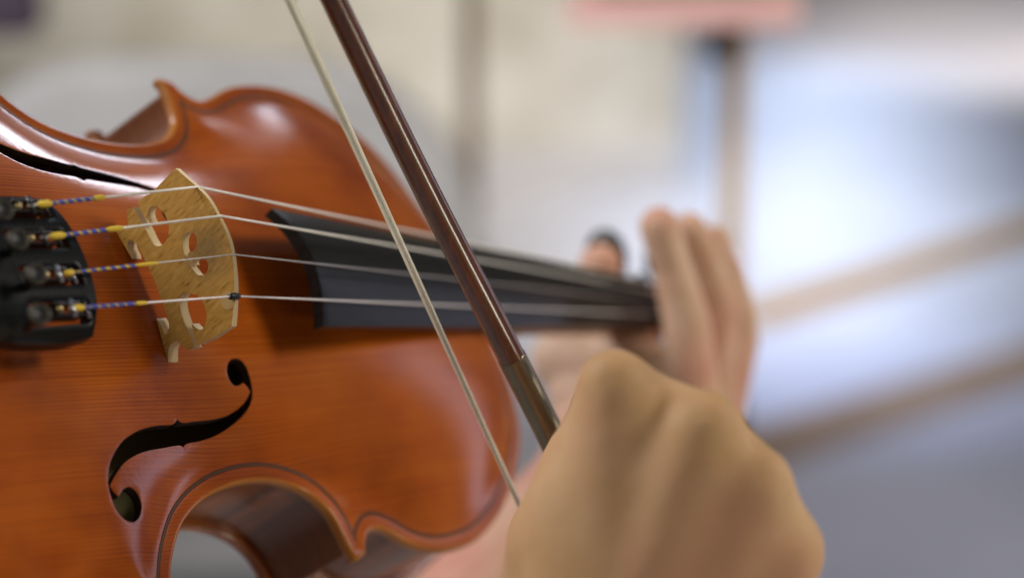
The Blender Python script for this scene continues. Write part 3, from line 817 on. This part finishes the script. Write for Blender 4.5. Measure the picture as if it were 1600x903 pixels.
# winding and thumb leather near the hand
def sub_path(a, b, n): 
    t = np.linspace(a, b, n); return np.c_[[np.interp(t, tt, SS[:, k]) for k in range(3)]].T
wa, wb = s_len[-5] - 0.016, s_len[-4] + 0.004
wp = sub_path(wa, wb, 240); wr = np.interp(np.linspace(wa, wb, 240), tt, rad_s) + 0.00010 + 0.00008 * np.cos(np.arange(240) * math.pi * .66)
tube('winding', rel(wp), wr, M['winding'], bow, 20)
tube('thumb_leather', rel(sub_path(wb, wb + 0.03, 10)), np.interp(np.linspace(wb, wb + .03, 10), tt, rad_s) + 0.0012, M['leather'], bow, 18)
# hair ribbon: many strands side by side
HPt = np.linspace(np.array(cw(452, 0, 603)), np.array(cw(803, 770, 691)), 6); e0 = HPt[0] - HPt[1]; e0 /= np.linalg.norm(e0); e1 = -e0
H0 = HPt[0] + e0 * 0.49; H1 = HPt[-1] + e1 * 0.02
HP2 = np.vstack([H0, HPt, H1])
fwd = MW @ np.array([0.0, 0, 1.0])
hd = (H1 - H0) / np.linalg.norm(H1 - H0)
side = fwd - hd * (fwd @ hd); side /= np.linalg.norm(side)
perp = np.cross(hd, side)
tw_dir0 = side * math.cos(.20) + perp * math.sin(.20); tw_dir1 = side * math.cos(.05) + perp * math.sin(.05)
parts = []
NS = 46
for k in range(NS):
    f = k / (NS - 1) - .5
    P = []
    for j, p in enumerate(HP2):
        a = j / (len(HP2) - 1); tw = tw_dir0 * (1 - a) + tw_dir1 * a
        P.append(p + tw * f * (0.0100 - 0.001 * a) + perp * rng.normal() * 0.00012)
    parts.append(tube_geo(rel(np.array(P)), 0.00024, 5))
V, F = join_geo(parts); hr = pydata('hair', V, F, [M['hair']], bow)
# frog under the hand, tip off the top of the picture
sd = (SS[-1] - SS[-12]); sd /= np.linalg.norm(sd)
toh = H1 - SS[-30]; toh -= sd * (toh @ sd); toh /= np.linalg.norm(toh); wdir = np.cross(sd, toh)
Rf = np.c_[sd, toh, wdir]
fc_ = SS[-1] - sd * 0.048
V, F = join_geo([box_geo(fc_ + toh * 0.011, (0.044, 0.018, 0.010), Rf), box_geo(fc_ + toh * 0.018 - sd * 0.014, (0.018, 0.006, 0.013), Rf)])
bevel(pydata('frog', rel(V), F, [M['frog']], bow, False), 0.0015, 3)
V, F = box_geo(fc_ + toh * 0.0205 - sd * 0.016, (0.013, 0.003, 0.0138), Rf); bevel(pydata('ferrule', rel(V), F, [M['steel']], bow, False), 0.0008, 2)
V, F = lathe_geo(rel([SS[-1]])[0], sd, [(0, 0.0043), (0.010, 0.0043), (0.0115, 0.003)], 16); pydata('screw_button', V, F, [M['steel']], bow)
hh = H0 - SS[0]; hdr = -(SS[6] - SS[0]); hdr /= np.linalg.norm(hdr)
tipc = SS[0]; V, F = join_geo([tube_geo(rel(np.array([tipc - hdr * 0.006, tipc, tipc + hdr * 0.008])), np.array([.003, .0045, .002]), 12), tube_geo(rel(np.array([tipc, tipc + hh * .5, tipc + hh * 1.02])), np.array([.0045, .005, .0052]), 12)])
pydata('bow_head', V, F, [M['stick']], bow)

# ------------------------------------------------------------------ hands
def capsule(bm, a, b, ra, rb):
    a, b = np.array(a), np.array(b); n = 14
    d = b - a; l = np.linalg.norm(d); d = d / (l + 1e-9)
    ups = np.array([0, 0, 1.0]) if abs(d[2]) < .9 else np.array([1.0, 0, 0])
    u = np.cross(d, ups); u /= np.linalg.norm(u); v = np.cross(d, u)
    rows = []
    for k in range(1, 6): t = math.pi / 2 * (1 - k / 5); rows.append((-math.sin(t) * ra, math.cos(t) * ra))
    for k in range(0, 5): t = math.pi / 2 * k / 5; rows.append((l + math.sin(t) * rb, math.cos(t) * rb))
    vs = [[bm.verts.new(a + d * s + r * (math.cos(2 * math.pi * j / n) * u + math.sin(2 * math.pi * j / n) * v)) for j in range(n)] for s, r in rows]
    p0 = bm.verts.new(a - d * ra); p1 = bm.verts.new(b + d * rb)
    for i in range(len(vs) - 1):
        for j in range(n): bm.faces.new((vs[i][j], vs[i + 1][j], vs[i + 1][(j + 1) % n], vs[i][(j + 1) % n]))
    for j in range(n):
        bm.faces.new((p0, vs[0][j], vs[0][(j + 1) % n])); bm.faces.new((p1, vs[-1][(j + 1) % n], vs[-1][j]))
def build_hand(name, caps, m, parent, voxel=0.0016, it=8):
    bm = bmesh.new(); o = np.array(parent.location)
    for (a, ra), (b, rb) in caps: capsule(bm, cw(*a) - o, cw(*b) - o, ra * MM, rb * MM)
    bmesh.ops.recalc_face_normals(bm, faces=bm.faces)
    me = bpy.data.meshes.new(name); bm.to_mesh(me); bm.free()
    ob = link(name, me, [m], parent)
    r = ob.modifiers.new('remesh', 'REMESH'); r.mode = 'VOXEL'; r.voxel_size = voxel; r.use_smooth_shade = True
    s = ob.modifiers.new('smooth', 'SMOOTH'); s.factor = .6; s.iterations = it
    return ob
#HANDS
def chain(pts): return [((pts[i][0], pts[i][1]), (pts[i + 1][0], pts[i + 1][1])) for i in range(len(pts) - 1)]
person = empty('person', tuple(cw(900, 1150, 650)))
meta(person, "player gripping the bow with one hand and raising fingers beside the violin neck", "person")
DH = -26
I = ((962, 606, 590 + DH), 10.6); Md = ((1098, 674, 584 + DH), 11.2); Rg = ((1180, 764, 586 + DH), 11); Pk = ((1228, 868, 592 + DH), 10.6)
WI = ((880, 1100, 606 + DH), 15); WM = ((940, 1120, 600 + DH), 16); WR = ((1000, 1140, 602 + DH), 16); WP = ((1060, 1150, 608 + DH), 14)
rc = [(I, WI), (Md, WM), (Rg, WR), (Pk, WP), (I, WM), (Md, WR), (Rg, WP), (Md, WI)]
rc += [(I, ((955, 592, 588 + DH), 8.8)), (Md, ((1106, 656, 582 + DH), 8.8)), (Rg, ((1192, 748, 584 + DH), 8.6)), (Pk, ((1242, 852, 591 + DH), 8.8))]
rc += [(((1034, 655, 597 + DH), 11.5), WI), (((1142, 730, 594 + DH), 11.2), WR), (((1206, 826, 596 + DH), 11), WP), (((1034, 655, 597 + DH), 11.5), WR)]
rc += [(((1000, 655, 600 + DH), 12), ((1080, 720, 600 + DH), 12)), (((1120, 740, 598 + DH), 12), ((1180, 830, 600 + DH), 12))]
rc += [(((1030, 720, 606 + DH), 14), WM), (((1130, 800, 606 + DH), 14), WR), (((1190, 870, 608 + DH), 13), WP), (((930, 740, 606 + DH), 14), WI)]
rc += chain([I, ((952, 608, 632), 9.8), ((915, 680, 666), 8.6), ((898, 735, 684), 7.6)])
rc += chain([Md, ((1080, 690, 642), 10.3), ((1010, 765, 688), 9), ((950, 800, 705), 8)])
rc += chain([Rg, ((1148, 780, 642), 10), ((1070, 838, 688), 8.8), ((990, 868, 706), 7.8)])
rc += chain([Pk, ((1190, 875, 636), 9), ((1110, 890, 675), 7.8), ((1020, 905, 692), 7)])
rc += chain([((900, 1060, 612 + DH), 17), ((862, 905, 612 + DH), 14), ((856, 835, 630), 12), ((893, 778, 672), 10), ((913, 762, 692), 8.8)])
rc += [(((930, 690, 600 + DH), 11), ((860, 850, 606 + DH), 12.5)), (((900, 780, 600 + DH), 13), ((900, 1050, 600 + DH), 16)), (((960, 740, 596 + DH), 13), WI), (((896, 700, 625), 8.5), ((856, 840, 622), 10.5))]
rc += chain([((960, 1120, 606), 27), ((1010, 1300, 620), 25), ((1180, 1800, 700), 34)]) + chain([((1010, 1130, 606), 25), ((1060, 1300, 620), 24)])
rh = build_hand('right_hand', rc, M['skin_r'], person, 0.0020, 36)
rh['label'] = "right hand seen from the back, fingers curled over the bow"
LI = ((1082, 612, 905), 11.5); LM = ((1104, 612, 928), 11.5); LR = ((1122, 618, 950), 11); LP = ((1130, 632, 968), 10)
LW = ((985, 800, 925), 22)
lc = chain([LI, ((1072, 500, 903), 9.8), ((1050, 418, 900), 8.0), ((1030, 354, 896), 8.4)])
lc += chain([LM, ((1122, 482, 924), 9.4), ((1100, 405, 918), 8.0), ((1078, 358, 914), 7.4)])
lc += chain([LR, ((1150, 496, 944), 9.2), ((1134, 424, 940), 8.0), ((1110, 376, 936), 7.2)])
lc += chain([LP, ((1158, 530, 960), 8.2), ((1150, 466, 958), 7.2), ((1134, 416, 955), 6.4)])
for k in (LI, LM, LR, LP): lc.append((k, LW))
lc += [(((962, 550, 940), 13), ((1050, 596, 916), 12)), (((880, 562, 948), 14), ((1010, 600, 932), 14)), (((930, 545, 950), 11), ((1000, 530, 945), 9))]
lc += [(LI, ((930, 700, 930), 20)), (LW, ((930, 700, 930), 22)), (((1040, 660, 915), 14), LW), (((1070, 680, 940), 14), LW)]
lc += chain([((925, 680, 945), 18), ((905, 575, 950), 13), ((925, 480, 948), 10.5), ((938, 414, 944), 9.4)])
lc += [(((1040, 640, 915), 12), ((905, 620, 940), 13)), (((1010, 590, 945), 11), ((905, 590, 950), 12))]
lc += chain([((945, 740, 930), 25), ((850, 840, 920), 25), ((700, 1020, 900), 32), ((480, 1290, 880), 38)])
lh = build_hand('left_hand', lc, M['skin_l'], person, 0.0018, 7)
lh['label'] = "left hand with four raised fingers beside the neck and thumb behind it"

# ------------------------------------------------------------------ room
def quad(name, P, m, kind='structure', parent=None):
    o = pydata(name, P, [(0, 1, 2, 3)], [m], parent, False)
    if kind: o['kind'] = kind
    return o
def plaster(name, a, b, rough=0.8, sc_=1.4):
    m = mat(name, a, rough)
    n = noise(m, (sc_, sc_, sc_), 1.0, 3, 0.6)
    L(m, ramp(m, n.outputs[0], [(0.35, a), (0.68, b)]).outputs[0], bsdf(m).inputs['Base Color'])
    return m
#ROOM
M['floor'] = plaster("pale_floor", (0.38, 0.38, 0.42), (0.46, 0.455, 0.49), 0.4)
M['wall'] = plaster("cream_wall", (0.38, 0.35, 0.29), (0.58, 0.56, 0.52), 0.8, 2.6)
M['wall2'] = plaster("grey_wall", (0.42, 0.41, 0.42), (0.50, 0.49, 0.50), 0.8)
M['oak'] = maple("tan_wood", (0.24, 0.135, 0.045), (0.32, 0.185, 0.065), 0.45, 0.2, (8, 8, 60))
M['post'] = maple('pale_wood', (0.62, 0.42, 0.22), (0.76, 0.54, 0.30), 0.5, 0.2, (8, 8, 60))
M['brown'] = maple("brown_wood", (0.20, 0.13, 0.08), (0.28, 0.19, 0.12), 0.5, 0.2, (8, 8, 60))
M['cloth'] = plaster("grey_cloth", (0.44, 0.435, 0.44), (0.56, 0.55, 0.55), 0.9, 6)
M['bag'] = mat('dark_purple_cloth', (0.10, 0.075, 0.11), 0.9)
M['seat'] = mat('dark_grey_cushion', (0.11, 0.105, 0.11), 0.9)
M['chair_w'] = mat("pale_grey_plastic", (0.55, 0.55, 0.56), 0.5)
M['pink'] = mat("pink_paper", (0.84, 0.50, 0.47), 0.6)
M['cream'] = mat("cream_paper", (0.85, 0.72, 0.48), 0.6)
M['dmetal'] = mat("dark_metal", (0.05, 0.045, 0.045), 0.4, metal=0.5)

def cbox(name, lo, hi, m, parent=None, bv=0.0):
    lo, hi = np.array(lo, float), np.array(hi, float); off = np.array(parent.location) if parent else 0
    V, F = box_geo((lo + hi) / 2 - off, hi - lo); o = pydata(name, V, F, [m], parent, False)
    if bv: bevel(o, bv, 4)
    return o
quad('floor', [(-9, -3, 0), (12, -3, 0), (12, 22, 0), (-9, 22, 0)], M['floor'])
# back wall of the room with an opening to a brighter room on the right
o = cbox('wall', (-6, 6.55, 0), (0.50, 6.7, 3.4), M['wall']); o['kind'] = 'structure'
o = cbox('far_wall', (-2, 19.6, 0), (10, 19.75, 3.4), M['wall2']); o['kind'] = 'structure'
o = cbox('skirting', (-6, 6.53, 0), (0.50, 6.549, 0.12), M['wall2']); o['kind'] = 'structure'
def strip(a, b, wd, m, name):
    a, b = np.array(a), np.array(b); d = (b - a) / np.linalg.norm(b - a); n = np.array([-d[1], d[0], 0]) * wd / 2
    lo = [a - n, b - n, b + n, a + n]; V = [p + [0, 0, z] for z in (0.0, 0.006) for p in lo]
    o = pydata(name, V, [(4, 5, 6, 7), (0, 1, 5, 4), (1, 2, 6, 5), (2, 3, 7, 6), (3, 0, 4, 7)], [m], None, False); o['kind'] = 'structure'
def gxy(u, v):
    d = MW @ np.array([(u - CU) / FPX, (v - CV) / FPX, 1.0]); q = CAM - d * CAM[2] / d[2]; return np.array([q[0], q[1], 0])
A1, B1 = gxy(1168, 500), gxy(1600, 362); e = (B1 - A1); strip(A1 - e * .02, B1 + e * .8, 0.15, M['oak'], 'floor_threshold')
A1, B1 = gxy(1190, 702), gxy(1600, 572); e = (B1 - A1); strip(A1 - e * .6, B1 + e * .8, 0.20, M['brown'], 'floor_border')
# music stand with an open score
def stand(px, d_, top_v, mt, label, group, tripod=True):
    t = cw(px, top_v, d_); r = empty('music_stand', (t[0], t[1], 0)); meta(r, label, 'music stand', group)
    h = t[2]
    tube('pole', np.array([(0, 0, 0.12), (0, 0, h * .55), (0, 0, h)]), np.array([.013, .013, .013]), mt, r, 16)
    tube('collar', np.array([(0, 0, h * .55), (0, 0, h * .55 + .05)]), .018, M['dmetal'], r, 16)
    for k in range(3):
        a = k * 2.094 + .4; tube('leg', np.array([(0, 0, .30), (.16 * math.cos(a), .16 * math.sin(a), .12), (.30 * math.cos(a), .30 * math.sin(a), .012)]), .008, mt, r, 10)
    return r, t
st, tp = stand(1152, 2.5e3, 22, M['post'], "tan wooden music stand right of the raised left hand, pink booklet on it", None)
V, F = box_geo((-0.04, -0.02, tp[2] + 0.16), (0.20, 0.02, 0.30), np.array(Matrix.Rotation(math.radians(-20), 3, 'X'))); bevel(pydata('desk', V, F, [M['oak']], st, False), .006, 3)
V, F = box_geo((-0.04, -0.045, tp[2] + 0.012), (0.12, 0.05, 0.010)); bevel(pydata('ledge', V, F, [M['oak']], st, False), .004, 3)
V, F = tube_geo(np.array([(-.02, -.01, tp[2] - .05), (0, 0, tp[2] - .01), (0.02, -.01, tp[2] + .05)]), .016, 12); pydata('hinge', V, F, [M['dmetal']], st)
RX = np.array(Matrix.Rotation(math.radians(-20), 3, 'X'))
sheet_e = empty('booklet', (tp[0] - 0.02, tp[1] - 0.15, tp[2] + 0.005)); meta(sheet_e, "open pink booklet with cream pages lying on the music stand desk", "booklet")
V, F = box_geo((-0.05, 0.045, 0.125), (0.24, 0.005, 0.26), RX); pydata('cover', V, F, [M['pink']], sheet_e, False)
for sx in (-1, 1):
    V, F = box_geo((-0.05 + sx * 0.053, 0.034, 0.145), (0.10, 0.010, 0.215), RX); bevel(pydata('page', V, F, [M['cream']], sheet_e, False), .003, 2)
stand(735, 3.1e3, -120, M['brown'], "thin brown pole of a second music stand behind the bow stick", None)
# upholstered chair with a rounded back
ch = empty('chair', (-0.335, 2.35, 0)); meta(ch, "pale grey covered chair with a rounded backrest behind the violin", "chair")
def rounded_panel(w, h, r, t, n=12):
    P = []
    for cx, cz, a0 in ((w / 2 - r, h - r, 0), (-w / 2 + r, h - r, 90)):
        for k in range(n + 1):
            a = math.radians(a0 + 90 * k / n); P.append((cx + r * math.cos(a), cz + r * math.sin(a)))
    P += [(-w / 2, 0), (w / 2, 0)]
    V = [(x, -t / 2, z) for x, z in P] + [(x, t / 2, z) for x, z in P]; m_ = len(P)
    F = [tuple(range(m_)), tuple(range(m_, 2 * m_))[::-1]] + [(i, i + m_, (i + 1) % m_ + m_, (i + 1) % m_) for i in range(m_)]
    return V, F
V, F = rounded_panel(0.60, 0.50, 0.20, 0.07); V = [(x, y + (z * .12), z + 0.56) for x, y, z in V]
bevel(pydata('backrest', V, F, [M['cloth']], ch, False), 0.02, 4)
V, F = box_geo((0, -0.26, 0.46), (0.56, 0.52, 0.09)); bevel(pydata('seat', V, F, [M['seat']], ch, False), 0.03, 4)
for x in (-.24, .24):
    for y in (-.46, -.02): tube('leg', np.array([(x, y, 0.0), (x, y, 0.42)]), 0.016, M['dmetal'], ch, 10)

# dark bag hanging behind the chair, cut by the top left corner
bp_ = cw(8, 6, 3000); bag = empty('bag', tuple(bp_)); meta(bag, "dark purple cloth bag in the top left corner behind the chair", "bag")
V, F = box_geo((0, 0, 0), (0.10, 0.06, 0.085)); bevel(pydata('body', V, F, [M['bag']], bag, False), 0.02, 4)
V, F = box_geo((0, -0.032, 0.018), (0.094, 0.012, 0.05)); bevel(pydata('flap', V, F, [M['bag']], bag, False), 0.005, 3)
tube('strap', [(0.04 * math.cos(t), 0, 0.035 + 0.16 * math.sin(t)) for t in np.linspace(0, math.pi, 16)], 0.005, M['bag'], bag, 10)
